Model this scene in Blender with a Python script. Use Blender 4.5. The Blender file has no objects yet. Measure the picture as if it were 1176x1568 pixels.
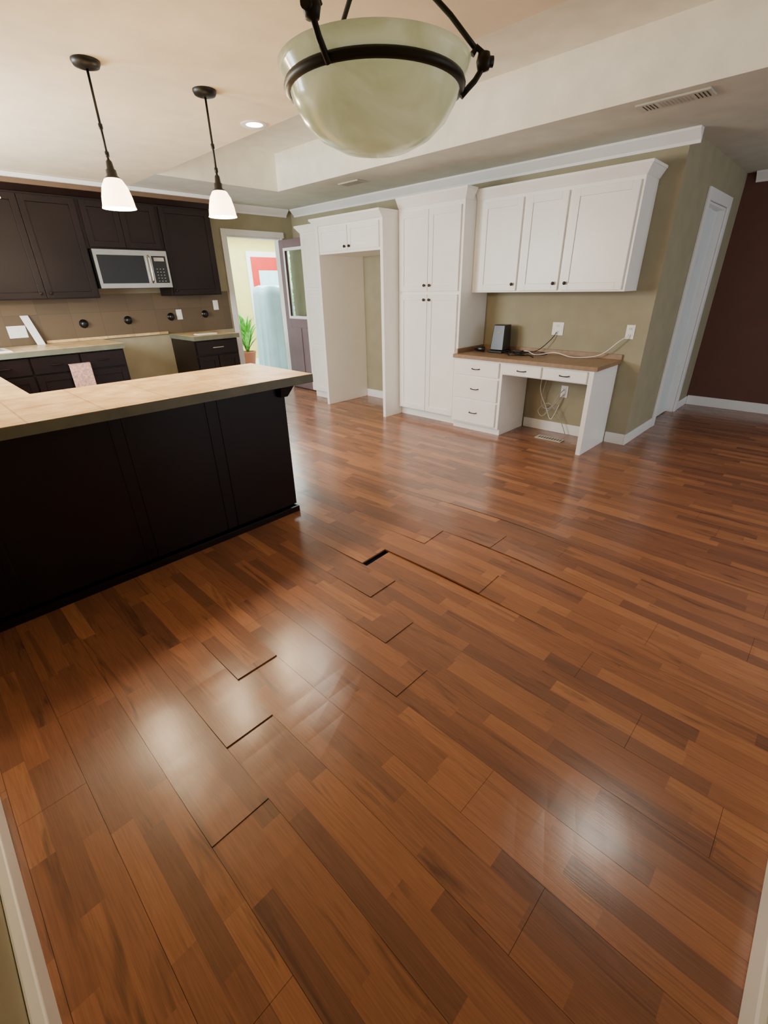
import bpy, bmesh, math, random
from mathutils import Vector, Matrix
random.seed(4)
D=bpy.data; C=bpy.context
CEIL=2.373; TRAY=2.712
XW=4.564; YE=1.26; YK=6.188; XB=6.76
# ------------------------------------------------------------ materials
def lin(c):
    return tuple(((v/255)/12.92 if v/255<=0.04045 else ((v/255+0.055)/1.055)**2.4) for v in c)+(1,)
def nmat(name):
    m=D.materials.new(name); m.use_nodes=True
    nt=m.node_tree; return m,nt,nt.nodes["Principled BSDF"]
def mat(name,col,rough=0.5,metal=0.0,var=0.06,scale=6,bump=0.0,bscale=80,emit=None,es=0,spec=0.5,trans=0,coat=0):
    m,nt,b=nmat(name); N=nt.nodes;L=nt.links
    tc=N.new("ShaderNodeTexCoord"); nz=N.new("ShaderNodeTexNoise"); nz.inputs["Scale"].default_value=scale
    nz.inputs["Detail"].default_value=4
    L.new(tc.outputs["Object"],nz.inputs["Vector"])
    r=N.new("ShaderNodeValToRGB"); c=lin(col)
    r.color_ramp.elements[0].position=0.3; r.color_ramp.elements[1].position=0.7
    r.color_ramp.elements[0].color=tuple(v*(1-var) for v in c[:3])+(1,)
    r.color_ramp.elements[1].color=tuple(min(1,v*(1+var)) for v in c[:3])+(1,)
    L.new(nz.outputs["Fac"],r.inputs["Fac"]); L.new(r.outputs["Color"],b.inputs["Base Color"])
    b.inputs["Roughness"].default_value=rough; b.inputs["Metallic"].default_value=metal
    b.inputs["Specular IOR Level"].default_value=spec
    b.inputs["Transmission Weight"].default_value=trans
    b.inputs["Coat Weight"].default_value=coat
    if bump:
        n2=N.new("ShaderNodeTexNoise"); n2.inputs["Scale"].default_value=bscale
        L.new(tc.outputs["Object"],n2.inputs["Vector"])
        bp=N.new("ShaderNodeBump"); bp.inputs["Strength"].default_value=bump; bp.inputs["Distance"].default_value=0.002
        L.new(n2.outputs["Fac"],bp.inputs["Height"]); L.new(bp.outputs["Normal"],b.inputs["Normal"])
    if emit:
        b.inputs["Emission Color"].default_value=lin(emit); b.inputs["Emission Strength"].default_value=es
    return m
M={}
M['wall']=mat("khaki_paint",(156,149,122),0.7,bump=.15,bscale=120)
M['tray']=mat("cream_paint",(246,243,226),0.75,bump=.15)
M['ceil']=mat("ceiling_paint",(206,206,192),0.8,bump=.2)
M['kceil']=mat("pendant_glow_ceiling_paint",(240,226,196),0.8,bump=.2)  # ceiling paint with the pendants' warm glow mixed into its colour
M['brown']=mat("brown_wall_paint",(98,62,50),0.6,bump=.15)
M['trim']=mat("white_trim_paint",(238,238,236),0.35,var=.02)
M['cab']=mat("white_cabinet_paint",(249,248,243),0.33,var=.02)
M['esp']=mat("espresso_wood",(24,14,13),0.36,var=.3,scale=3,spec=.28)
M['black']=mat("black_plastic",(14,14,15),0.3)
M['knob']=mat("bronze_metal",(48,40,34),0.35,metal=.8)
M['iron']=mat("dark_bronze",(44,44,42),0.4,metal=.6)
M['steel']=mat("stainless_steel",(178,175,165),0.28,metal=1,var=.05)
M['plate']=mat("white_plastic",(240,240,235),0.4,var=.01)
M['sub']=mat("underlayment",(34,42,66),0.7)
M['edge']=mat("counter_edge",(104,106,88),0.4,var=.15,scale=12)
M['cord']=mat("grey_cord",(170,165,155),0.5)
M['deskl']=mat("desk_laminate",(146,118,90),0.42,var=.15,scale=25)
M['yellow']=mat("yellow_wall",(220,204,120),0.7)
M['red']=mat("red_door_paint",(205,44,28),0.5)
M['sheet']=mat("white_sheet",(190,232,240),0.7)
M['pdoor']=mat("painted_door",(226,234,234),0.4,var=.02)
M['tile']=mat("sunroom_floor_tile",(205,210,205),0.4)
M['leaf']=mat("leaf_green",(104,180,60),0.5,var=.5,scale=20)
M['door']=mat("mauve_door_paint",(112,90,96),0.4)
M['terra']=mat("terracotta",(150,80,50),0.7)
M['pink']=mat("towel_cloth",(205,160,145),0.9,var=.35,scale=60)
M['vent']=mat("vent_metal",(190,188,174),0.45)
M['ventd']=mat("vent_dark",(40,38,35),0.7)
M['bulb']=mat("downlight_lens",(255,250,240),0.4,emit=(255,215,205),es=20)
M['frost']=mat("pendant_glass",(255,248,235),0.4,emit=(255,222,175),es=9)
# chandelier alabaster glass
m,nt,b=nmat("alabaster_glass");N=nt.nodes;L=nt.links
tc=N.new("ShaderNodeTexCoord");nz=N.new("ShaderNodeTexNoise");nz.inputs["Scale"].default_value=5;nz.inputs["Detail"].default_value=5;nz.inputs["Distortion"].default_value=2.5
L.new(tc.outputs["Object"],nz.inputs["Vector"]);r=N.new("ShaderNodeValToRGB")
r.color_ramp.elements[0].color=lin((218,222,180));r.color_ramp.elements[1].color=lin((244,246,218));r.color_ramp.elements[0].position=.3;r.color_ramp.elements[1].position=.65
L.new(nz.outputs["Fac"],r.inputs["Fac"]);L.new(r.outputs["Color"],b.inputs["Base Color"])
b.inputs["Roughness"].default_value=.2;b.inputs["Coat Weight"].default_value=.4
L.new(r.outputs["Color"],b.inputs["Emission Color"]);b.inputs["Emission Strength"].default_value=.24  # no bulb inside; weak emission stands in for light through the glass
tr=N.new("ShaderNodeBsdfTranslucent");L.new(r.outputs["Color"],tr.inputs["Color"])
mx=N.new("ShaderNodeMixShader");mx.inputs[0].default_value=.35
L.new(b.outputs[0],mx.inputs[1]);L.new(tr.outputs[0],mx.inputs[2]);L.new(mx.outputs[0],N["Material Output"].inputs[0])
M['alab']=m
m,nt,b=nmat("window_glass");b.inputs["Transmission Weight"].default_value=1;b.inputs["Roughness"].default_value=0;b.inputs["IOR"].default_value=1.02
b.inputs["Base Color"].default_value=(.95,1,.98,1);M['glass']=m
# tan laminate counter
m,nt,b=nmat("tan_tile_laminate");N=nt.nodes;L=nt.links
tc=N.new("ShaderNodeTexCoord")
br=N.new("ShaderNodeTexBrick");br.offset=0;br.inputs["Scale"].default_value=1
br.inputs["Brick Width"].default_value=.3;br.inputs["Row Height"].default_value=.3;br.inputs["Mortar Size"].default_value=.004
L.new(tc.outputs["Object"],br.inputs["Vector"])
nz=N.new("ShaderNodeTexNoise");nz.inputs["Scale"].default_value=9;nz.inputs["Detail"].default_value=8;nz.inputs["Roughness"].default_value=.65
L.new(tc.outputs["Object"],nz.inputs["Vector"]);r=N.new("ShaderNodeValToRGB")
e=r.color_ramp.elements;e[0].position=.3;e[0].color=lin((188,150,98));e[1].position=.68;e[1].color=lin((238,206,150))
L.new(nz.outputs["Fac"],r.inputs["Fac"])
mx=N.new("ShaderNodeMix");mx.data_type='RGBA';mx.blend_type='MULTIPLY';mx.inputs[0].default_value=.7
L.new(r.outputs["Color"],mx.inputs[6])
br.inputs["Color1"].default_value=(1,1,1,1);br.inputs["Color2"].default_value=(.7,.7,.68,1);br.inputs["Mortar"].default_value=(.42,.37,.3,1)
L.new(br.outputs["Color"],mx.inputs[7]);L.new(mx.outputs[2],b.inputs["Base Color"]);b.inputs["Roughness"].default_value=.35
M['counter']=m
# backsplash tile
m,nt,b=nmat("backsplash_tile");N=nt.nodes;L=nt.links
tc=N.new("ShaderNodeTexCoord");mp=N.new("ShaderNodeMapping");mp.inputs["Rotation"].default_value=(math.radians(90),0,0)
L.new(tc.outputs["Object"],mp.inputs[0])
br=N.new("ShaderNodeTexBrick");br.offset=0;br.inputs["Scale"].default_value=1
br.inputs["Brick Width"].default_value=.3;br.inputs["Row Height"].default_value=.3;br.inputs["Mortar Size"].default_value=.002
br.inputs["Color1"].default_value=lin((86,72,54));br.inputs["Color2"].default_value=lin((98,82,61));br.inputs["Mortar"].default_value=lin((74,61,46))  # tile colours darkened to carry the shade under the upper cabinets
L.new(mp.outputs[0],br.inputs["Vector"]);L.new(br.outputs["Color"],b.inputs["Base Color"]);b.inputs["Roughness"].default_value=.4
M['splash']=m
# floor
PX=.1624; PP=.1835
m,nt,b=nmat("laminate_three_strip");N=nt.nodes;L=nt.links
def nd(t,**k):
    n=N.new(t)
    for a,v in k.items(): setattr(n,a,v)
    return n
def math_(op,a,b_=None,c=None):
    n=nd("ShaderNodeMath",operation=op)
    for i,v in enumerate((a,b_,c)):
        if v is None: continue
        if isinstance(v,(int,float)): n.inputs[i].default_value=v
        else: L.new(v,n.inputs[i])
    return n.outputs[0]
tc=nd("ShaderNodeTexCoord");sp=nd("ShaderNodeSeparateXYZ");L.new(tc.outputs["Object"],sp.inputs[0])
X=sp.outputs[0];Y=sp.outputs[1]
u=math_('DIVIDE',math_('SUBTRACT',X,PX),PP/3);iu=math_('FLOOR',u)
wn=nd("ShaderNodeTexWhiteNoise",noise_dimensions='1D');L.new(iu,wn.inputs["W"])
wnb=nd("ShaderNodeTexWhiteNoise",noise_dimensions='1D');L.new(math_('ADD',iu,57.3),wnb.inputs["W"])
v=math_('ADD',math_('DIVIDE',Y,math_('ADD',.38,math_('MULTIPLY',wnb.outputs["Value"],.26))),math_('MULTIPLY',wn.outputs["Value"],9.7))
jv=math_('FLOOR',v)
cb=nd("ShaderNodeCombineXYZ");L.new(iu,cb.inputs[0]);L.new(jv,cb.inputs[1])
wn2=nd("ShaderNodeTexWhiteNoise",noise_dimensions='2D');L.new(cb.outputs[0],wn2.inputs["Vector"])
R1=wn2.outputs["Value"]
cg=nd("ShaderNodeCombineXYZ")
L.new(math_('ADD',math_('MULTIPLY',X,17),math_('MULTIPLY',R1,37)),cg.inputs[0]);L.new(math_('MULTIPLY',Y,1.6),cg.inputs[1]);L.new(math_('MULTIPLY',R1,91),cg.inputs[2])
g=nd("ShaderNodeTexNoise");g.inputs["Scale"].default_value=1;g.inputs["Detail"].default_value=4;g.inputs["Roughness"].default_value=.55;g.inputs["Distortion"].default_value=1.2
L.new(cg.outputs[0],g.inputs["Vector"])
cg2=nd("ShaderNodeCombineXYZ");L.new(math_('MULTIPLY',X,260),cg2.inputs[0]);L.new(math_('MULTIPLY',Y,9),cg2.inputs[1]);L.new(math_('MULTIPLY',R1,50),cg2.inputs[2])
g2=nd("ShaderNodeTexNoise");g2.inputs["Scale"].default_value=1;g2.inputs["Detail"].default_value=3
L.new(cg2.outputs[0],g2.inputs["Vector"])
ramp=nd("ShaderNodeValToRGB");el=ramp.color_ramp.elements
el[0].position=0;el[0].color=lin((96,66,54));el[1].position=1;el[1].color=lin((176,124,86))
for p_,c_ in ((.2,(120,82,64)),(.5,(138,93,69)),(.8,(155,105,75))):
    e=ramp.color_ramp.elements.new(p_);e.color=lin(c_)
L.new(math_('ADD',math_('MULTIPLY',R1,.7),math_('MULTIPLY',g.outputs["Fac"],.38)),ramp.inputs["Fac"])
sr=nd("ShaderNodeValToRGB");el=sr.color_ramp.elements
el[0].position=.56;el[0].color=(0,0,0,1);el[1].position=.70;el[1].color=(1,1,1,1)
L.new(g.outputs["Fac"],sr.inputs["Fac"])
mx=nd("ShaderNodeMix",data_type='RGBA');L.new(math_('MULTIPLY',sr.outputs["Color"],.65),mx.inputs[0])
L.new(ramp.outputs["Color"],mx.inputs[6]);mx.inputs[7].default_value=lin((72,50,44))
fr=nd("ShaderNodeMix",data_type='RGBA',blend_type='MULTIPLY');fr.inputs[0].default_value=1
fine=nd("ShaderNodeMapRange");fine.inputs["From Min"].default_value=.3;fine.inputs["From Max"].default_value=.7;fine.inputs["To Min"].default_value=.86;fine.inputs["To Max"].default_value=1.1
L.new(g2.outputs["Fac"],fine.inputs["Value"]);L.new(mx.outputs[2],fr.inputs[6]);L.new(fine.outputs[0],fr.inputs[7])
L.new(fr.outputs[2],b.inputs["Base Color"])
b.inputs["Roughness"].default_value=.23;b.inputs["Specular IOR Level"].default_value=.48
bn=nd("ShaderNodeTexNoise");bn.inputs["Scale"].default_value=3;L.new(tc.outputs["Object"],bn.inputs["Vector"])
bp=nd("ShaderNodeBump");bp.inputs["Strength"].default_value=.12;bp.inputs["Distance"].default_value=.02
bh=math_('ADD',bn.outputs["Fac"],math_('MULTIPLY',g2.outputs["Fac"],.04));L.new(bh,bp.inputs["Height"]);L.new(bp.outputs["Normal"],b.inputs["Normal"])
M['floor']=m

# ------------------------------------------------------------ mesh builder
class MB:
    def __init__(s): s.v=[];s.f=[];s.mi=[];s.mats=[];s.sm=[]
    def mid(s,k):
        if k not in s.mats: s.mats.append(k)
        return s.mats.index(k)
    def hexa(s,b,t,k):
        n=len(s.v)
        for q in (b,t): s.v+= [(q[0],q[2],q[4]),(q[1],q[2],q[4]),(q[1],q[3],q[4]),(q[0],q[3],q[4])]
        for f in ((3,2,1,0),(4,5,6,7),(0,1,5,4),(1,2,6,5),(2,3,7,6),(3,0,4,7)):
            s.f.append([n+i for i in f]);s.mi.append(s.mid(k));s.sm.append(False)
        return s
    def box(s,x0,x1,y0,y1,z0,z1,k): return s.hexa((x0,x1,y0,y1,z0),(x0,x1,y0,y1,z1),k)
    def lathe(s,prof,c,k,seg=32,axis='z',smooth=True):
        n=len(s.v);
        for r,h in prof:
            for i in range(seg):
                a=2*math.pi*i/seg; p=(r*math.cos(a),r*math.sin(a),h)
                if axis=='x': p=(h,p[0],p[1])
                if axis=='y': p=(p[0],h,p[1])
                s.v.append((c[0]+p[0],c[1]+p[1],c[2]+p[2]))
        for j in range(len(prof)-1):
            for i in range(seg):
                a=n+j*seg+i;b_=n+j*seg+(i+1)%seg
                s.f.append([a,b_,b_+seg,a+seg]);s.mi.append(s.mid(k));s.sm.append(smooth)
        return s
    def tube(s,pts,r,k,seg=8):
        pts=[Vector(p) for p in pts];n=len(s.v)
        for i,p in enumerate(pts):
            d=(pts[min(i+1,len(pts)-1)]-pts[max(i-1,0)]).normalized()
            a=d.orthogonal().normalized() if i==0 else (pa-d*pa.dot(d)).normalized()
            pa=a;b_=d.cross(a)
            for q in range(seg):
                t=2*math.pi*q/seg;s.v.append(tuple(p+a*r*math.cos(t)+b_*r*math.sin(t)))
        for j in range(len(pts)-1):
            for i in range(seg):
                a=n+j*seg+i;b_=n+j*seg+(i+1)%seg
                s.f.append([a,b_,b_+seg,a+seg]);s.mi.append(s.mid(k));s.sm.append(True)
        s.f.append([n+i for i in range(seg)][::-1]);s.mi.append(s.mid(k));s.sm.append(False)
        e=n+(len(pts)-1)*seg
        s.f.append([e+i for i in range(seg)]);s.mi.append(s.mid(k));s.sm.append(False)
        return s
    def obj(s,name,bevel=0.0,loc=(0,0,0),rotz=0,parent=None):
        me=D.meshes.new(name);me.from_pydata(s.v,[],s.f)
        for k in s.mats: me.materials.append(M[k])
        for p,i,q in zip(me.polygons,s.mi,s.sm): p.material_index=i;p.use_smooth=q
        bm=bmesh.new();bm.from_mesh(me);bmesh.ops.recalc_face_normals(bm,faces=bm.faces);bm.to_mesh(me);bm.free()
        o=D.objects.new(name,me);C.collection.objects.link(o);o.location=loc;o.rotation_euler=(0,0,rotz)
        if bevel:
            md=o.modifiers.new("b",'BEVEL');md.width=bevel;md.segments=2;md.limit_method='ANGLE';md.angle_limit=.8
        if parent: o.parent=parent
        return o
def shaker_x(mb,xf,y0,y1,z0,z1,k='cab',st=.055,t=.02):
    a=xf-t
    mb.box(a,xf,y0,y0+st,z0,z1,k);mb.box(a,xf,y1-st,y1,z0,z1,k)
    mb.box(a,xf,y0+st,y1-st,z0,z0+st,k);mb.box(a,xf,y0+st,y1-st,z1-st,z1,k)
    mb.box(a+.009,xf,y0+st,y1-st,z0+st,z1-st,k)
def shaker_y(mb,yf,x0,x1,z0,z1,k='esp',st=.055,t=.02,dp=.009):
    a=yf-t
    mb.box(x0,x0+st,a,yf,z0,z1,k);mb.box(x1-st,x1,a,yf,z0,z1,k)
    mb.box(x0+st,x1-st,a,yf,z0,z0+st,k);mb.box(x0+st,x1-st,a,yf,z1-st,z1,k)
    mb.box(x0+st,x1-st,a+dp,yf,z0+st,z1-st,k)
def knob_x(mb,x,y,z,k='knob'):
    mb.lathe([(0,-.026),(.011,-.025),(.015,-.019),(.012,-.013),(.006,-.01),(.006,0)],(x,y,z),k,16,'x')
def knob_y(mb,x,y,z,k='knob'):
    mb.lathe([(0,-.026),(.011,-.025),(.015,-.019),(.012,-.013),(.006,-.01),(.006,0)],(x,y,z),k,16,'y')
def pull_x(mb,x,y,z,w=.045):
    mb.tube([(x,y-w,z),(x-.022,y-w*.8,z-.002),(x-.028,y,z-.004),(x-.022,y+w*.8,z-.002),(x,y+w,z)],.0045,'knob')

# ------------------------------------------------------------ floor
fl=MB()
def hump(x,y):
    return .056*math.exp(-((x-2.15)/.5)**2-((y-1.15)/.85)**2)+.026*math.exp(-((x-.35)/.5)**2-((y-.62)/.38)**2)
seams={0:.854,1:1.11,2:1.355,3:1.62,4:.834,5:1.066,6:1.346,7:1.596,8:.95,9:1.45,10:1.12,11:.8}
GAP=.0009
for k in range(-3,37):
    x0=PX+k*PP;x1=x0+PP-GAP
    s=seams.get(k,random.uniform(0,1.2)); y=s-1.21*4
    while y<6.25:
        ya=max(y,-3.2);yb=min(y+1.21-GAP,6.25)
        if yb<=ya: y+=1.21;continue
        yend=yb
        if k==7 and abs(y+1.21-s)<.01: yend=yb-.03
        la=lb=0
        if k in seams:
            if abs(ya-s)<.01: la={0:.003,1:.005,2:.006,4:.003,5:.004,6:.005,7:.006,8:.004,9:.004,10:.003}.get(k,0)
            if abs(y+1.21-s)<.01: lb={7:-.003}.get(k,0)
        seg=14;n=len(fl.v)
        for i in range(seg+1):
            yy=ya+(yend-ya)*i/seg
            e=la*max(0,1-(yy-ya)/.35)+lb*max(0,1-(yend-yy)/.35)
            zl=hump(x0,yy)+e;zr=hump(x1,yy)+e
            if k==8: zl+=.011*math.exp(-((yy-1.2)/.42)**2);zr+=.003*math.exp(-((yy-1.1)/.4)**2)
            if k==9: zl+=.003*math.exp(-((yy-1.0)/.4)**2)
            if k==10: zl+=.006*math.exp(-((yy-.9)/.35)**2)
            if k==12: zl+=.003*math.exp(-((yy-1.3)/.5)**2)
            fl.v+=[(x0,yy,zl),(x1,yy,zr),(x1,yy,zr-.009),(x0,yy,zl-.009)]
        mi=fl.mid('floor')
        for i in range(seg):
            a=n+4*i
            for f in ((a,a+1,a+5,a+4),(a+1,a+2,a+6,a+5),(a+3,a,a+4,a+7)):
                fl.f.append(list(f));fl.mi.append(mi);fl.sm.append(False)
        for f in ((n,n+3,n+2,n+1),(n+4*seg,n+4*seg+1,n+4*seg+2,n+4*seg+3)):
            fl.f.append(list(f));fl.mi.append(mi);fl.sm.append(False)
        y+=1.21
fl.box(-.4,6.9,-3.2,6.25,-.08,-.012,'sub')
fl.obj("floor")
# ------------------------------------------------------------ walls
def simple(name,boxes,bevel=0):
    mb=MB()
    for q in boxes: mb.box(*q)
    return mb.obj(name,bevel)
simple("wall_east",[(XW,XW+.12,YE+.0,YK+.12,0,CEIL,'wall')])
DX0,DX1,DH=5.46,6.22,2.03
simple("wall_return",[(XW+.121,DX0,YE,YE+.12,0,CEIL,'wall'),(DX1,XB,YE,YE+.12,0,CEIL,'wall'),(DX0,DX1,YE,YE+.12,DH,CEIL,'wall')])
simple("wall_far_brown",[(XB,XB+.1,-3.2,YE+.12,0,CEIL,'brown')])
KD0,KD1,KDH=3.50,4.34,2.03
S0,S1=4.375,4.555
simple("wall_kitchen",[(-.25,KD0,YK,YK+.12,0,CEIL,'wall'),(KD1,XW-.001,YK,YK+.12,0,.95,'wall'),(KD1,XW-.001,YK,YK+.12,1.97,CEIL,'wall'),(KD1,S0,YK,YK+.12,.95,1.97,'wall'),(KD0,KD1,YK,YK+.12,KDH,CEIL,'wall')])
simple("window_3",[(S0,S0+.02,YK+.03,YK+.08,.95,1.97,'trim'),(S0+.02,S1,YK+.03,YK+.08,.95,.97,'trim'),(S0+.02,S1,YK+.03,YK+.08,1.95,1.97,'trim'),(S0+.02,S1,YK+.052,YK+.056,.97,1.95,'glass')])
simple("wall_left",[(-.37,-.25,-.4,3.7,0,CEIL,'wall'),(-.37,-.25,5.3,YK+.12,0,CEIL,'wall'),(-.37,-.25,3.7,5.3,0,1.1,'wall'),(-.37,-.25,3.7,5.3,2.05,CEIL,'wall')])
simple("window_1",[(-.33,-.29,3.7,3.76,1.1,2.05,'trim'),(-.33,-.29,5.24,5.3,1.1,2.05,'trim'),(-.33,-.29,3.76,5.24,1.1,1.16,'trim'),(-.33,-.29,3.76,5.24,1.99,2.05,'trim'),(-.33,-.29,4.48,4.52,1.16,1.99,'trim')])
simple("wall_right",[(-.25,1.7,-.4,-.28,0,CEIL,'wall')])
# ceiling with tray
TX0,TX1,TY0,TY1=2.268,3.626,-.26,5.11
ce=MB()
t=.06
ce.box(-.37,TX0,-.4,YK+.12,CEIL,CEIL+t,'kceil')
ce.box(TX1,XB+.1,-3.2,YK+.12,CEIL,CEIL+t,'ceil')
ce.box(TX0,TX1,TY1,YK+.12,CEIL,CEIL+t,'ceil')
ce.box(TX0,TX1,-3.2,TY0,CEIL,CEIL+t,'ceil')
ce.box(1.7,TX0,-3.2,-.4,CEIL,CEIL+t,'ceil')
ce.box(TX0-.02,TX0-.001,TY0,TY1,CEIL+t,TRAY,'tray')
ce.box(TX1+.001,TX1+.02,TY0,TY1,CEIL+t,TRAY,'tray')
ce.box(TX0,TX1,TY1+.001,TY1+.02,CEIL+t,TRAY,'tray')
ce.box(TX0,TX1,TY0-.02,TY0,CEIL+t,TRAY,'tray')
ce.box(TX1-.004,TX1,TY0,TY1,CEIL,TRAY,'tray')
ce.box(TX0,TX0+.004,TY0,TY1,CEIL,TRAY,'tray')
ce.box(TX0,TX1,TY1-.004,TY1,CEIL,TRAY,'tray')
ce.box(TX0-.02,TX1+.02,TY0,TY1,TRAY,TRAY+.05,'tray')
ce.obj("ceiling")
def crown_x(mb,x,y0,y1,zt=CEIL,h=.09,d=.075,k='trim'):
    mb.hexa((x-.014,x-.001,y0,y1,zt-h),(x-.02,x-.001,y0,y1,zt-h+.02),k)
    mb.hexa((x-.02,x-.001,y0,y1,zt-h+.02),(x-d,x-.001,y0,y1,zt-.018),k)
    mb.box(x-d-.006,x-.001,y0,y1,zt-.018,zt-.001,k)
def crown_y(mb,y,x0,x1,zt=CEIL,h=.09,d=.075,k='trim'):
    mb.hexa((x0,x1,y-.014,y-.001,zt-h),(x0,x1,y-.02,y-.001,zt-h+.02),k)
    mb.hexa((x0,x1,y-.02,y-.001,zt-h+.02),(x0,x1,y-d,y-.001,zt-.018),k)
    mb.box(x0,x1,y-d-.006,y-.001,zt-.018,zt-.001,k)
mb=MB();crown_x(mb,XW,YE-.07,YK-.09);mb.obj("trim_1")
mb=MB();crown_x(mb,XB,-3,YE-.09);mb.obj("trim_2")
mb=MB();crown_y(mb,YK,3.25,XW-.09);mb.obj("trim_3")
simple("baseboard_east",[(XW-.014,XW-.001,YE,1.435,0,.1,'trim'),(XW-.014,XW-.001,1.485,2.30,0,.1,'trim'),(XW-.014,XW-.001,3.76,4.74,0,.1,'trim')],.003)
simple("baseboard_return",[(XW-.014,DX0-.1,YE-.015,YE-.001,0,.1,'trim'),(DX1+.1,XB-.016,YE-.015,YE-.001,0,.1,'trim')],.003)
simple("baseboard_far",[(XB-.015,XB-.001,-3.1,YE-.016,0,.11,'trim')],.003)
simple("baseboard_left",[(-.249,-.222,-.25,2.3,0,.12,'trim')],.005)
simple("baseboard_right",[(-.21,1.7,-.279,-.258,0,.13,'trim')],.005)
simple("trim_4",[(DX0-.09,DX0,YE-.02,YE-.001,0,DH+.09,'trim'),(DX1,DX1+.09,YE-.02,YE-.001,0,DH+.09,'trim'),(DX0,DX1,YE-.02,YE-.001,DH,DH+.09,'trim'),
  (DX0+.001,DX0+.02,YE,YE+.12,0,DH-.001,'trim'),(DX1-.02,DX1-.001,YE,YE+.12,0,DH-.001,'trim'),(DX0+.02,DX1-.02,YE,YE+.12,DH-.02,DH-.001,'trim')],.003)
mb=MB()
W=.71
mb.box(0,W,0,.035,.01,2.0,'pdoor')
for z0,z1 in ((.2,.85),(1.0,1.85)):
    for a,b_ in ((.1,.32),(.39,.61)):
        mb.box(a,b_,-.006,.0,z0,z1,'pdoor')
mb.lathe([(0,-.055),(.02,-.052),(.027,-.04),(.02,-.028),(.009,-.022),(.009,-.008),(.028,-.006),(.028,0)],(.07,0,.98),'knob',20,'y')
mb.obj("door_1",.004,(DX0+.022,YE+.06,0),0)

# ------------------------------------------------------------ white cabinets
XP=4.088
mb=MB();y0,y1=2.884,3.705
mb.box(XP,XW-.002,y0,y1,.09,2.10,'cab');mb.box(XP+.05,XW-.002,y0+.0,y1,0,.09,'cab')
ym=(y0+y1)/2
for a,b_ in ((y0+.03,ym-.003),(ym+.003,y1-.03)):
    shaker_x(mb,XP,a,b_,.10,1.315);shaker_x(mb,XP,a,b_,1.345,2.06)
for z in (1.265,1.40):
    knob_x(mb,XP-.02,ym-.035,z);knob_x(mb,XP-.02,ym+.035,z)
mb.hexa((XP-.005,XW-.002,y0,y1,2.10),(XP-.045,XW-.002,y0,y1,2.17),'cab')
XU0=4.205
mb.hexa((XP-.005,XU0,y0-.003,y0,2.10),(XP-.045,XU0,y0-.045,y0,2.17),'cab')
mb.box(XP-.05,XW-.002,y0,y1,2.17,2.19,'cab');mb.box(XP-.05,XU0,y0-.05,y0,2.17,2.19,'cab')
mb.obj("pantry_cabinet",.002)
XF=3.85
mb=MB()
mb.box(XF,XW-.002,3.71,3.75,0,2.02,'cab')
mb.box(XF,XW-.002,4.745,4.785,0,2.02,'cab')
mb.box(XF+.02,XW-.002,3.75,4.745,1.74,2.02,'cab')
shaker_x(mb,XF+.02,3.77,4.243,1.765,2.0,st=.045);shaker_x(mb,XF+.02,4.252,4.73,1.765,2.0,st=.045)
knob_x(mb,XF,4.21,1.80);knob_x(mb,XF,4.285,1.80)
mb.hexa((XF-.003,XW-.002,3.71,4.785,2.02),(XF-.045,XW-.002,3.71,4.83,2.075),'cab')
mb.box(XF-.05,XW-.002,3.71,4.835,2.075,2.095,'cab')
mb.obj("refrigerator_surround_cabinet",.002)
XT=4.04
mb=MB();mb.box(XT,XW-.002,4.787,5.33,.09,2.01,'cab');mb.box(XT+.04,XW-.002,4.787,5.31,0,.09,'cab')
for a,b_ in ((.10,.70),(.72,1.38),(1.40,1.99)):
    shaker_x(mb,XT,4.83,5.30,a,b_)
mb.hexa((XT-.003,XW-.002,4.84,5.333,2.01),(XT-.045,XW-.002,4.84,5.375,2.065),'cab')
mb.box(XT-.05,XW-.002,4.84,5.38,2.065,2.085,'cab')
mb.obj("tall_utility_cabinet",.002)
XU=4.27
mb=MB();y0,y1=1.42,2.882
mb.box(XU,XW-.002,y0,y1,1.326,2.10,'cab')
for a,b_ in ((1.445,1.945),(1.985,2.35),(2.39,2.80)):
    shaker_x(mb,XU,a,b_,1.34,2.07)
for y,z in ((2.425,1.395),(2.02,1.395),(1.915,1.395)): knob_x(mb,XU-.02,y,z)
mb.hexa((XU-.003,XW-.002,y0-.003,y1-.002,2.10),(XU-.04,XW-.002,y0-.04,y1-.002,2.16),'cab')
mb.box(XU-.045,XW-.002,y0-.045,y1-.002,2.16,2.18,'cab')
mb.obj("wall_mounted_cabinet",.002)
# desk
mb=MB();XD=4.03
mb.box(4.0,XW-.002,1.42,2.882,.732,.766,'deskl')
mb.box(XW-.022,XW-.002,1.42,2.882,.766,.81,'deskl')
mb.box(4.06,XW-.022,2.864,2.882,.766,.81,'deskl')
mb.box(XD,XW-.016,2.31,2.882,.07,.731,'cab');mb.box(XD+.04,XW-.016,2.31,2.882,0,.07,'cab')
for z0,z1 in ((.575,.715),(.34,.555),(.09,.32)):
    mb.box(XD-.02,XD,2.345,2.86,z0,z1,'cab');pull_x(mb,XD-.02,2.60,(z0+z1)/2)
mb.box(4.0,XW-.016,1.44,1.48,0,.731,'cab')
mb.box(XD,XW-.1,1.48,2.31,.615,.731,'cab')
for a,b_ in ((1.50,1.885),(1.915,2.29)):
    mb.box(XD-.02,XD,a,b_,.625,.718,'cab');pull_x(mb,XD-.02,(a+b_)/2,.672)
mb.obj("built_in_desk",.002)

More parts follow.
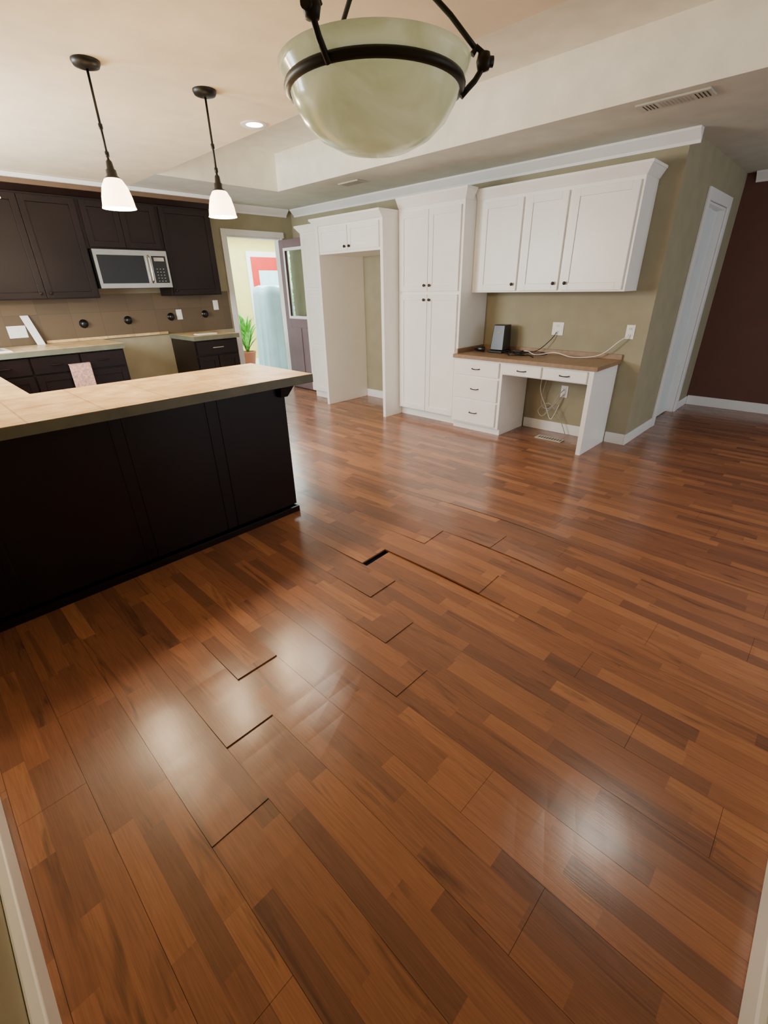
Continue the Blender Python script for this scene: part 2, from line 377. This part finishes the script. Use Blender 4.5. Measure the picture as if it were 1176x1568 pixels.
def outlet_x(name,x,y,z,w=.07,h=.115,two=True):
    mb=MB();mb.box(x-.006,x-.001,y-w/2,y+w/2,z-h/2,z+h/2,'plate')
    for dz in (-.026,.026):
        mb.box(x-.009,x-.006,y-.017,y+.017,z+dz-.018,z+dz+.018,'plate')
        mb.box(x-.0095,x-.009,y-.009,y-.006,z+dz-.008,z+dz+.008,'black');mb.box(x-.0095,x-.009,y+.006,y+.009,z+dz-.008,z+dz+.008,'black')
    return mb.obj(name,.0015)
outlet_x("electrical_outlet",XW,2.06,1.0,.11)
outlet_x("electrical_outlet",XW,1.40,1.0)
outlet_x("electrical_outlet",XW,1.90,.42)
mb=MB()
mb.hexa((4.32,4.47,2.50,2.65,.79),(4.35,4.47,2.51,2.64,1.03),'black')
mb.box(4.29,4.48,2.49,2.66,.767,.79,'black')
mb.box(4.336,4.36,2.545,2.60,.95,.965,'cord')
mb.tube([(4.30,2.80,.795),(4.27,2.74,.80),(4.29,2.69,.795)],.026,'black',10)
mb.obj("black_desktop_appliance",.008)
mb=MB()
def cable(pts,r,k,mb=mb,n=10):
    P=[Vector(p) for p in pts];out=[]
    for i in range(len(P)-1):
        p0=P[max(i-1,0)];p1=P[i];p2=P[i+1];p3=P[min(i+2,len(P)-1)]
        for j in range(n):
            t=j/n;out.append(.5*((2*p1)+(-p0+p2)*t+(2*p0-5*p1+4*p2-p3)*t*t+(-p0+3*p1-3*p2+p3)*t**3))
    out.append(P[-1]);mb.tube(out,r,k,6)
cable([(4.54,1.40,.97),(4.50,1.45,.93),(4.48,1.6,.80),(4.40,1.8,.775),(4.42,2.0,.80),(4.36,2.15,.773),(4.44,2.3,.79),(4.40,2.47,.775)],.004,'plate')
cable([(4.545,2.06,.97),(4.52,2.1,.9),(4.47,2.2,.8),(4.35,2.3,.774),(4.30,2.15,.774),(4.38,2.05,.785),(4.45,2.2,.79),(4.36,2.42,.774),(4.42,2.47,.775)],.004,'black')
cable([(4.30,2.2,.775),(4.26,2.3,.775),(4.33,2.38,.79),(4.28,2.43,.775),(4.32,2.47,.777)],.007,'black')
cable([(4.2,2.1,.773),(4.24,2.2,.785),(4.2,2.35,.773),(4.3,2.4,.79),(4.4,2.3,.775)],.006,'black')
mb.box(4.38,4.45,2.33,2.42,.768,.795,'black')
mb.obj("power_cords")
mb=MB()
cable([(4.55,1.90,.44),(4.5,1.92,.40),(4.48,2.0,.25),(4.5,2.1,.3),(4.49,2.05,.6),(4.47,1.95,.7)],.004,'cord',mb)
cable([(4.55,1.90,.39),(4.49,1.95,.3),(4.46,2.05,.17),(4.50,2.12,.22),(4.48,2.0,.3),(4.5,1.88,.16),(4.5,1.8,.012)],.004,'cord',mb)
cable([(4.50,2.08,.7),(4.48,2.12,.45),(4.5,2.04,.25),(4.47,1.96,.15),(4.48,1.9,.3)],.003,'plate',mb)
mb.obj("hanging_cables")
mb=MB();mb.box(4.24,4.34,1.73,2.0,.0015,.008,'vent')
for i in range(9): mb.box(4.26,4.32,1.745+i*.027,1.757+i*.027,.008,.0085,'ventd')
mb.obj("floor_register",.001)
mb=MB();zc=CEIL
mb.box(3.70,3.85,.98,1.38,zc-.012,zc-.001,'vent')
for q in range(2):
    for i in range(4):
        mb.box(3.725,3.825,1.0+q*.28+i*.02,1.006+q*.28+i*.02,zc-.0135,zc-.012,'ventd')
for i in range(9): mb.box(3.725,3.825,1.09+i*.02,1.098+i*.02,zc-.0135,zc-.012,'cord')
mb.obj("ceiling_vent",.001)
mb=MB();mb.box(3.85,3.98,4.05,4.35,zc-.012,zc-.001,'vent')
for i in range(12): mb.box(3.865,3.965,4.07+i*.022,4.08+i*.022,zc-.0135,zc-.012,'cord')
mb.obj("ceiling_vent",.001)

# ------------------------------------------------------------ peninsula + kitchen counters
CT=.917;CB=.865
mb=MB()
PX1=1.62
mb.box(-.22,PX1,2.44,3.02,.07,CB-.001,'esp')
mb.box(-.22,PX1-.03,2.47,2.98,0,.07,'esp')
for a,b_ in ((-.2,.02),(.03,.06),(.07,.60),(.61,.66),(.67,1.09),(1.10,1.16),(1.17,PX1)):
    mb.box(a,b_,2.437,2.44,.06,CB-.002,'esp')
mb.box(-.22,PX1+.012,2.424,2.44,0,.04,'esp')
mb.box(PX1,PX1+.012,2.44,3.0,0,.04,'esp')
mb.hexa((PX1-.05,PX1,2.40,2.439,.80),(PX1-.05,PX1+.05,2.39,2.439,CB-.002),'esp')
mb.box(-.22,.42,3.02,5.52,0,CB-.001,'esp')
EX=1.80
def slab(x0,x1,y0,y1):
    mb.box(x0,x1,y0,y1,CB,CT-.003,'edge');mb.box(x0+.001,x1-.001,y0+.001,y1-.001,CT-.003,CT,'counter')
slab(-.24,EX,2.366,3.09)
slab(-.24,.45,3.09,6.16)
mb.obj("kitchen_peninsula",.004)
mb=MB()
KX0,KX1=1.75,2.51
mb.box(.46,KX0-.01,5.55,YK-.02,.09,CB-.001,'esp');mb.box(.46,KX0-.01,5.6,YK-.02,0,.09,'esp')
for a,b_ in ((.48,.88),(.90,1.30),(1.32,1.72)):
    mb.box(a,b_,5.53,5.55,.70,.85,'esp');shaker_y(mb,5.55,a,b_,.11,.68)
    mb.tube([((a+b_)/2-.05,5.53,.775),((a+b_)/2-.04,5.505,.775),((a+b_)/2+.04,5.505,.775),((a+b_)/2+.05,5.53,.775)],.005,'knob')
slab(.455,KX0,5.5,YK-.02)
mb.obj("base_cabinet",.003)
mb=MB()
mb.box(KX1+.01,3.08,5.55,YK-.02,.09,CB-.001,'esp');mb.box(KX1+.01,3.08,5.6,YK-.02,0,.09,'esp')
mb.box(KX1+.03,3.06,5.53,5.55,.70,.85,'esp');shaker_y(mb,5.55,KX1+.03,2.79,.11,.68);shaker_y(mb,5.55,2.80,3.06,.11,.68)
mb.box(2.73,2.87,5.505,5.51,.77,.78,'steel')
slab(KX1,3.10,5.5,YK-.02)
mb.box(2.62,2.86,5.6,5.72,CT+.001,CT+.012,'plate')
mb.obj("base_cabinet",.003)
mb=MB()
mb.hexa((.48,.80,5.56,5.95,CT+.001),(.49,.79,5.57,5.94,CT+.012),'plate')
mb.hexa((.53,.75,5.61,5.90,CT+.0125),(.53,.75,5.61,5.90,CT+.0135),'cord')
mb.obj("kitchen_sink",.004)
simple("backsplash",[(-.2,3.40,YK-.012,YK-.001,CT+.003,1.38,'splash')])
simple("trim_5",[(1.2,2.5,YK-.03,YK-.014,CT+.003,CT+.03,'counter')])
mb=MB();UY=5.85;UB=1.345;UT=2.24
mb.box(-.2,1.745,UY,YK-.014,UB,UT,'esp')
mb.box(2.515,3.14,UY,YK-.014,UB,UT,'esp')
mb.box(1.745,2.515,UY,YK-.014,1.80,UT,'esp')
for a,b_ in ((-.18,.30),(.305,.80),(.805,1.26),(1.265,1.73)): shaker_y(mb,UY,a,b_,UB+.01,UT-.02)
shaker_y(mb,UY,2.54,3.12,UB+.01,UT-.02)
for a,b_ in ((1.77,2.12),(2.125,2.49)): shaker_y(mb,UY,a,b_,1.815,UT-.02)
for x in (1.22,1.305): knob_y(mb,x,UY-.02,1.40)
knob_y(mb,2.57,UY-.02,1.40)
mb.hexa((-.2,3.14,UY-.003,YK-.014,UT),(-.2,3.17,UY-.04,YK-.014,UT+.05),'esp')
mb.obj("upper_kitchen_cabinet",.002)
M['browntrim']=mat("stained_trim",(104,82,62),.5)
simple("trim_8",[(-.2,3.24,UY-.05,YK-.002,UT+.052,CEIL-.04,'browntrim'),(-.2,3.245,UY-.075,YK-.002,CEIL-.04,CEIL-.002,'trim')],.004)
mb=MB();mx0,mx1,my,mz0,mz1=1.755,2.505,5.79,1.435,1.795
mb.box(mx0,mx1,my,YK-.02,mz0,mz1,'black')
mb.box(mx0,mx1,my-.02,my,mz0,mz0+.045,'steel');mb.box(mx0,mx1,my-.02,my,mz1-.05,mz1,'steel')
mb.box(mx0,mx0+.03,my-.02,my,mz0+.045,mz1-.05,'steel')
mb.box(mx0+.50,mx0+.575,my-.02,my,mz0+.045,mz1-.05,'steel')
mb.box(mx1-.02,mx1,my-.02,my,mz0+.045,mz1-.05,'steel')
mb.box(mx0+.03,mx0+.50,my-.016,my,mz0+.045,mz1-.05,'black')
mb.box(mx0+.575,mx1-.02,my-.016,my,mz0+.045,mz1-.05,'black')
mb.box(mx0+.60,mx1-.04,my-.018,my-.016,mz1-.10,mz1-.065,'cord')
for i in range(5):
    for j in range(3): mb.box(mx0+.61+j*.035,mx0+.622+j*.035,my-.0165,my-.016,mz0+.06+i*.03,mz0+.067+i*.03,'cord')
mb.tube([(mx0+.54,my-.02,mz0+.05),(mx0+.54,my-.055,mz0+.07),(mx0+.54,my-.06,(mz0+mz1)/2),(mx0+.54,my-.055,mz1-.07),(mx0+.54,my-.02,mz1-.05)],.010,'steel')
mb.obj("microwave_oven",.003)
for x,z in ((1.60,1.09),(2.07,1.10),(2.58,1.11),(3.03,1.12)):
    mb=MB()
    mb.lathe([(0,-.045),(.026,-.044),(.034,-.03),(.034,-.008),(.045,-.006),(.045,0)],(x,YK-.0135,z),'black',20,'y')
    mb.obj("wall_hook")
def outlet_y(x,y,z,w=.07,h=.115):
    mb=MB();mb.box(x-w/2,x+w/2,y-.006,y-.001,z-h/2,z+h/2,'plate')
    for dz in (-.026,.026): mb.box(x-.017,x+.017,y-.009,y-.006,z+dz-.018,z+dz+.018,'plate')
    mb.obj("electrical_outlet",.0015)
outlet_y(2.69,YK-.0125,1.13);outlet_y(3.20,YK-.0125,1.22);outlet_y(.98,YK-.0125,1.05,.16)
mb=MB();mb.hexa((1.10,1.17,6.08,6.10,CT+.001),(1.04,1.11,6.15,6.17,1.2),'plate');mb.obj("white_board",.002)
mb=MB()
mb.hexa((1.19,1.38,5.488,5.498,.50),(1.19,1.38,5.488,5.498,.765),'pink')
mb.hexa((1.20,1.37,5.512,5.520,.62),(1.20,1.37,5.512,5.520,.765),'pink')
mb.box(1.19,1.38,5.488,5.520,.758,.765,'pink')
mb.obj("dish_towel",.003)

simple("trim_6",[(KD0-.07,KD0,YK-.02,YK-.001,0,KDH+.07,'trim'),(KD0,S0+.02,YK-.02,YK-.001,KDH,KDH+.07,'trim'),(KD1,KD1+.03,YK-.02,YK-.001,0,KDH,'trim'),
 (KD0+.001,KD0+.02,YK,YK+.12,0,KDH-.001,'trim'),(KD1-.02,KD1-.001,YK,YK+.12,0,KDH-.001,'trim'),(KD0+.02,KD1-.02,YK,YK+.12,KDH-.02,KDH-.001,'trim')],.003)
mb=MB();W=.78;T=.04
g0,g1,h0,h1=.12,.66,1.02,1.88
mb.box(0,g0,0,T,.01,2.0,'door');mb.box(g1,W,0,T,.01,2.0,'door');mb.box(g0,g1,0,T,.01,h0,'door');mb.box(g0,g1,0,T,h1,2.0,'door')
for a,b_ in ((-.008,0),(T,T+.008)):
    mb.box(g0-.02,g0+.015,a,b_,h0-.02,h1+.02,'trim');mb.box(g1-.015,g1+.02,a,b_,h0-.02,h1+.02,'trim')
    mb.box(g0+.015,g1-.015,a,b_,h0-.02,h0+.015,'trim');mb.box(g0+.015,g1-.015,a,b_,h1-.015,h1+.02,'trim')
    for q0,q1 in ((.12,.37),(.42,.66)):
        mb.box(q0,q1,a,b_,.2,.88,'door')
mb.box(g0,g1,.017,.023,h0,h1,'glass')
for s_ in (-1,1):
    yy=-.0 if s_<0 else T
    mb.lathe([(0,s_*.06),(.02,s_*.057),(.027,s_*.042),(.02,s_*.03),(.01,s_*.024),(.01,s_*.006),(.03,s_*.005),(.03,0)],(W-.06,yy,.95),'knob',20,'y')
mb.obj("door_2",.003,(4.28,6.155,0),math.radians(-91))

# ------------------------------------------------------------ sunroom
mb=MB();mb.box(2.6,9.0,6.32,9.6,-.1,-.0,'tile');mb.obj("floor_sunroom")
BY=9.5
simple("wall_sunroom",[(2.6,6.8,BY,BY+.1,0,2.42,'yellow'),(8.1,9,BY,BY+.1,0,2.42,'yellow'),(6.8,8.1,BY,BY+.1,0,.7,'yellow'),(6.8,8.1,BY,BY+.1,2.2,2.42,'yellow')])
simple("ceiling_sunroom",[(2.6,9,6.31,9.6,2.42,2.48,'tray')])
simple("window_2",[(6.8,6.84,BY-.01,BY+.06,.7,2.2,'trim'),(8.06,8.1,BY-.01,BY+.06,.7,2.2,'trim'),(6.84,8.06,BY-.01,BY+.06,.7,.75,'trim'),(6.84,8.06,BY-.01,BY+.06,2.15,2.2,'trim'),(7.45,7.49,BY,BY+.05,.75,2.15,'trim')])
mb=MB();mb.box(5.85,6.65,BY-.05,BY-.002,.01,2.0,'red');mb.box(6.0,6.5,BY-.055,BY-.05,1.2,1.75,'sheet')
mb.lathe([(0,-.06),(.025,-.05),(.01,-.03),(.01,0)],(5.93,BY-.05,1),'knob',16,'y')
mb.obj("door_3",.004)
simple("trim_7",[(5.76,5.85,BY-.03,BY-.001,0,2.1,'trim'),(6.65,6.74,BY-.03,BY-.001,0,2.1,'trim'),(5.85,6.65,BY-.03,BY-.001,2.0,2.1,'trim')])
def drape():
    bm=bmesh.new();n=72
    cx,cy,w,d=5.05,7.6,.28,.27
    levels=[(1.44,.02),(1.44,.75),(1.42,.97),(1.3,1.0),(.9,1.03),(.5,1.06),(.03,1.10)]
    rings=[]
    for z,s_ in levels:
        ring=[]
        for i in range(n):
            a=2*math.pi*i/n;ca,sa=math.cos(a),math.sin(a)
            p=6;rr=(abs(ca)**p+abs(sa)**p)**(-1/p)
            f=1+(.05*math.sin(a*11)+.03*math.sin(a*23+1))*max(0,(1.35-z))/1.3
            ring.append(bm.verts.new((cx+w*s_*rr*ca*f,cy+d*s_*rr*sa*f,z+.015*math.sin(a*5)*(1 if s_>.5 else 0))))
        rings.append(ring)
    for r0,r1 in zip(rings,rings[1:]):
        for i in range(n): bm.faces.new((r0[i],r0[(i+1)%n],r1[(i+1)%n],r1[i]))
    bm.faces.new(rings[0][::-1])
    me=D.meshes.new("sheet_covered_appliance");bm.normal_update();bm.to_mesh(me);bm.free()
    for p in me.polygons:p.use_smooth=True
    me.materials.append(M['sheet']);o=D.objects.new("sheet_covered_appliance",me);C.collection.objects.link(o)
drape()
mb=MB();cx,cy=4.95,8.55
mb.lathe([(0,0),(.11,.0),(.15,.26),(.16,.26),(.16,.29),(.13,.29),(.12,.22),(0,.22)],(cx,cy,0.001),'terra',24)
for i in range(60):
    a=random.uniform(0,6.28);l=random.uniform(.45,1.1);sp_=random.uniform(.1,.38)
    pts=[]
    for j in range(6):
        t=j/5;pts.append(Vector((cx+math.cos(a)*sp_*t**1.3,cy+math.sin(a)*sp_*t**1.3,.24+l*(t-.45*t*t)*1.3)))
    n=len(mb.v);side=Vector((-math.sin(a),math.cos(a),0))
    for j,p in enumerate(pts):
        w=.035*math.sin(math.pi*min(.97,(j/5)*.85+.12));mb.v+=[tuple(p-side*w),tuple(p+side*w)]
    for j in range(5):
        q=n+2*j;mb.f.append([q,q+1,q+3,q+2]);mb.mi.append(mb.mid('leaf'));mb.sm.append(True)
mb.obj("potted_plant")
def hedge(name,n_,X_,Y_,Z_):
    mb=MB()
    for i in range(n_):
        p=Vector((random.uniform(*X_),random.uniform(*Y_),random.uniform(*Z_)));s_=random.uniform(.04,.1)
        a=Vector((random.uniform(-1,1),random.uniform(-1,1),random.uniform(-1,1))).normalized()*s_;b_=a.orthogonal().normalized()*s_*.5
        n=len(mb.v);mb.v+=[tuple(p-a),tuple(p+b_),tuple(p+a),tuple(p-b_)];mb.f.append([n,n+1,n+2,n+3]);mb.mi.append(mb.mid('leaf'));mb.sm.append(False)
    mb.obj(name)
hedge("garden_hedge",2600,(6.4,9.2),(10.2,10.9),(.02,2.7))
simple("ground",[(2,11,9.62,12.5,-.1,-.0,'leaf')])
mb=MB();mb.hexa((4.35,4.62,7.0,7.2,.001),(4.38,4.6,7.02,7.18,.12),'red');mb.box(4.42,4.55,7.05,7.15,.12,.15,'plate');mb.obj("storage_box",.004)

# ------------------------------------------------------------ light fixtures
def pendant(x,y):
    mb=MB();zt=CEIL
    mb.lathe([(0,-.03),(.02,-.032),(.055,-.022),(.063,-.008),(.063,-.001)],(x,y,zt),'iron',32)
    mb.tube([(x,y,zt-.03),(x,y,1.985)],.006,'iron',10)
    for z in (2.13,2.02): mb.lathe([(.006,.012),(.010,.01),(.010,-.01),(.006,-.012)],(x,y,z),'iron',12)
    mb.lathe([(.006,2.0),(.014,1.99),(.018,1.96),(.024,1.955),(.026,1.93),(.034,1.925),(.034,1.915),(0,1.915)],(x,y,0),'iron',24)
    mb.lathe([(.03,1.922),(.042,1.915),(.060,1.885),(.072,1.84),(.078,1.80),(.082,1.79),(.078,1.79),(.068,1.84),(.055,1.88),(.03,1.912)],(x,y,0),'frost',32)
    mb.lathe([(0,1.79),(.018,1.80),(.028,1.83),(.024,1.86),(.012,1.89),(.012,1.915)],(x,y,0),'bulb',16)
    mb.obj("pendant_lamp")
    l=D.lights.new("pl",'POINT');l.energy=26;l.color=(1,.76,.48);l.shadow_soft_size=.05
    o=D.objects.new("pendant_light_source",l);o.location=(x,y,1.74);C.collection.objects.link(o)
pendant(1.09,2.964);pendant(1.662,2.93);pendant(.50,2.964)
def recessed(x,y,z,e,col=(1,.86,.7)):
    mb=MB();mb.lathe([(.055,-.004),(.085,-.006),(.09,-.001)],(x,y,z),'trim',32)
    mb.lathe([(0,-.002),(.055,-.0035)],(x,y,z),'bulb',32)
    mb.obj("recessed_downlight")
    l=D.lights.new("rl",'SPOT');l.energy=e;l.color=col;l.spot_size=math.radians(130);l.spot_blend=.8;l.shadow_soft_size=.05
    o=D.objects.new("downlight_source",l);o.location=(x,y,z-.03);C.collection.objects.link(o)
recessed(2.17,3.25,CEIL,60)
recessed(2.70,.26,TRAY,42,(1,.9,.76))
# chandelier
cx,cy=1.03,1.01
mb=MB()
mb.lathe([(0,1.700),(.035,1.701),(.09,1.712),(.14,1.735),(.175,1.765),(.198,1.80),(.206,1.828),(.222,1.852),(.228,1.868),(.223,1.870),(.214,1.852),(.198,1.83),(.170,1.772),(.13,1.742),(.08,1.72),(0,1.708)],(cx,cy,0),'alab',64)
mb.lathe([(.204,1.816),(.214,1.818),(.218,1.827),(.215,1.834),(.206,1.836)],(cx,cy,0),'iron',64)
mb.lathe([(0,2.34),(.03,2.33),(.065,2.355),(.07,2.372),(0,2.372)],(cx,cy,0),'iron',32)
mb.lathe([(0,2.02),(.03,2.025),(.036,2.06),(.02,2.08),(.02,2.12),(0,2.13)],(cx,cy,0),'iron',24)
mb.tube([(cx,cy,2.1),(cx,cy,2.34)],.007,'iron',10)
a0=math.radians(-42)
for i in range(3):
    a=a0+i*2*math.pi/3;ca,sa=math.cos(a),math.sin(a)
    P=lambda r,z:(cx+ca*r,cy+sa*r,z)
    mb.tube([P(.212,1.815),P(.228,1.83),P(.245,1.845),P(.262,1.868),P(.262,1.895),P(.246,1.905),P(.235,1.892)],.007,'iron',10)
    mb.tube([P(.246,1.90),P(.18,1.96),P(.1,2.02),P(.03,2.05)],.006,'iron',10)
    mb.lathe([(0,-.02),(.014,-.016),(.018,0),(.014,.016),(0,.02)],P(.264,1.88),'iron',16)
    mb.tube([P(.264,1.88),P(.287,1.88)],.011,'iron',12)
mb.obj("bowl_chandelier")

# ------------------------------------------------------------ lights
def area(name,loc,rot,sx,sy,e,col):
    l=D.lights.new(name,'AREA');l.shape='RECTANGLE';l.size=sx;l.size_y=sy;l.energy=e;l.color=col
    o=D.objects.new(name,l);o.location=loc;o.rotation_euler=[math.radians(a) for a in rot];C.collection.objects.link(o);return o
area("window_daylight",(-.30,4.5,1.58),(0,-90,0),.85,1.4,140,(.92,.97,1))
area("open_side_fill",(4.0,-3.0,1.4),(-90,180,0),4.5,2.2,345,(.95,.98,1))  # added daylight fill beyond the open side, out of view; no patio built
area("sunroom_daylight",(5.5,8.2,2.38),(0,0,0),3,2,260,(.85,1,1))
area("hedge_daylight",(7.4,9.75,2.9),(25,0,0),2,.3,260,(1,1,.9))
w=D.worlds.new("w");C.scene.world=w;w.use_nodes=True
bg=w.node_tree.nodes["Background"];bg.inputs[0].default_value=(.88,.94,1,1);bg.inputs[1].default_value=1.6

# ------------------------------------------------------------ camera
yaw,pit,rol=math.radians(44.417),math.radians(26.492),math.radians(-1.206)
fw=Vector((math.cos(yaw)*math.cos(pit),math.sin(yaw)*math.cos(pit),-math.sin(pit)))
rt=Vector((math.sin(yaw),-math.cos(yaw),0));up=rt.cross(fw)
r=rt*math.cos(rol)+up*math.sin(rol);u_=up*math.cos(rol)-rt*math.sin(rol)
cam=D.cameras.new("camera");cam.sensor_fit='VERTICAL';cam.sensor_height=36;cam.sensor_width=27;cam.lens=36*693.4/1568;cam.clip_start=.02
co=D.objects.new("camera",cam);C.collection.objects.link(co)
mw=Matrix((r,u_,-fw)).transposed().to_4x4();mw.translation=Vector((0,0,1.4));co.matrix_world=mw
C.scene.camera=co
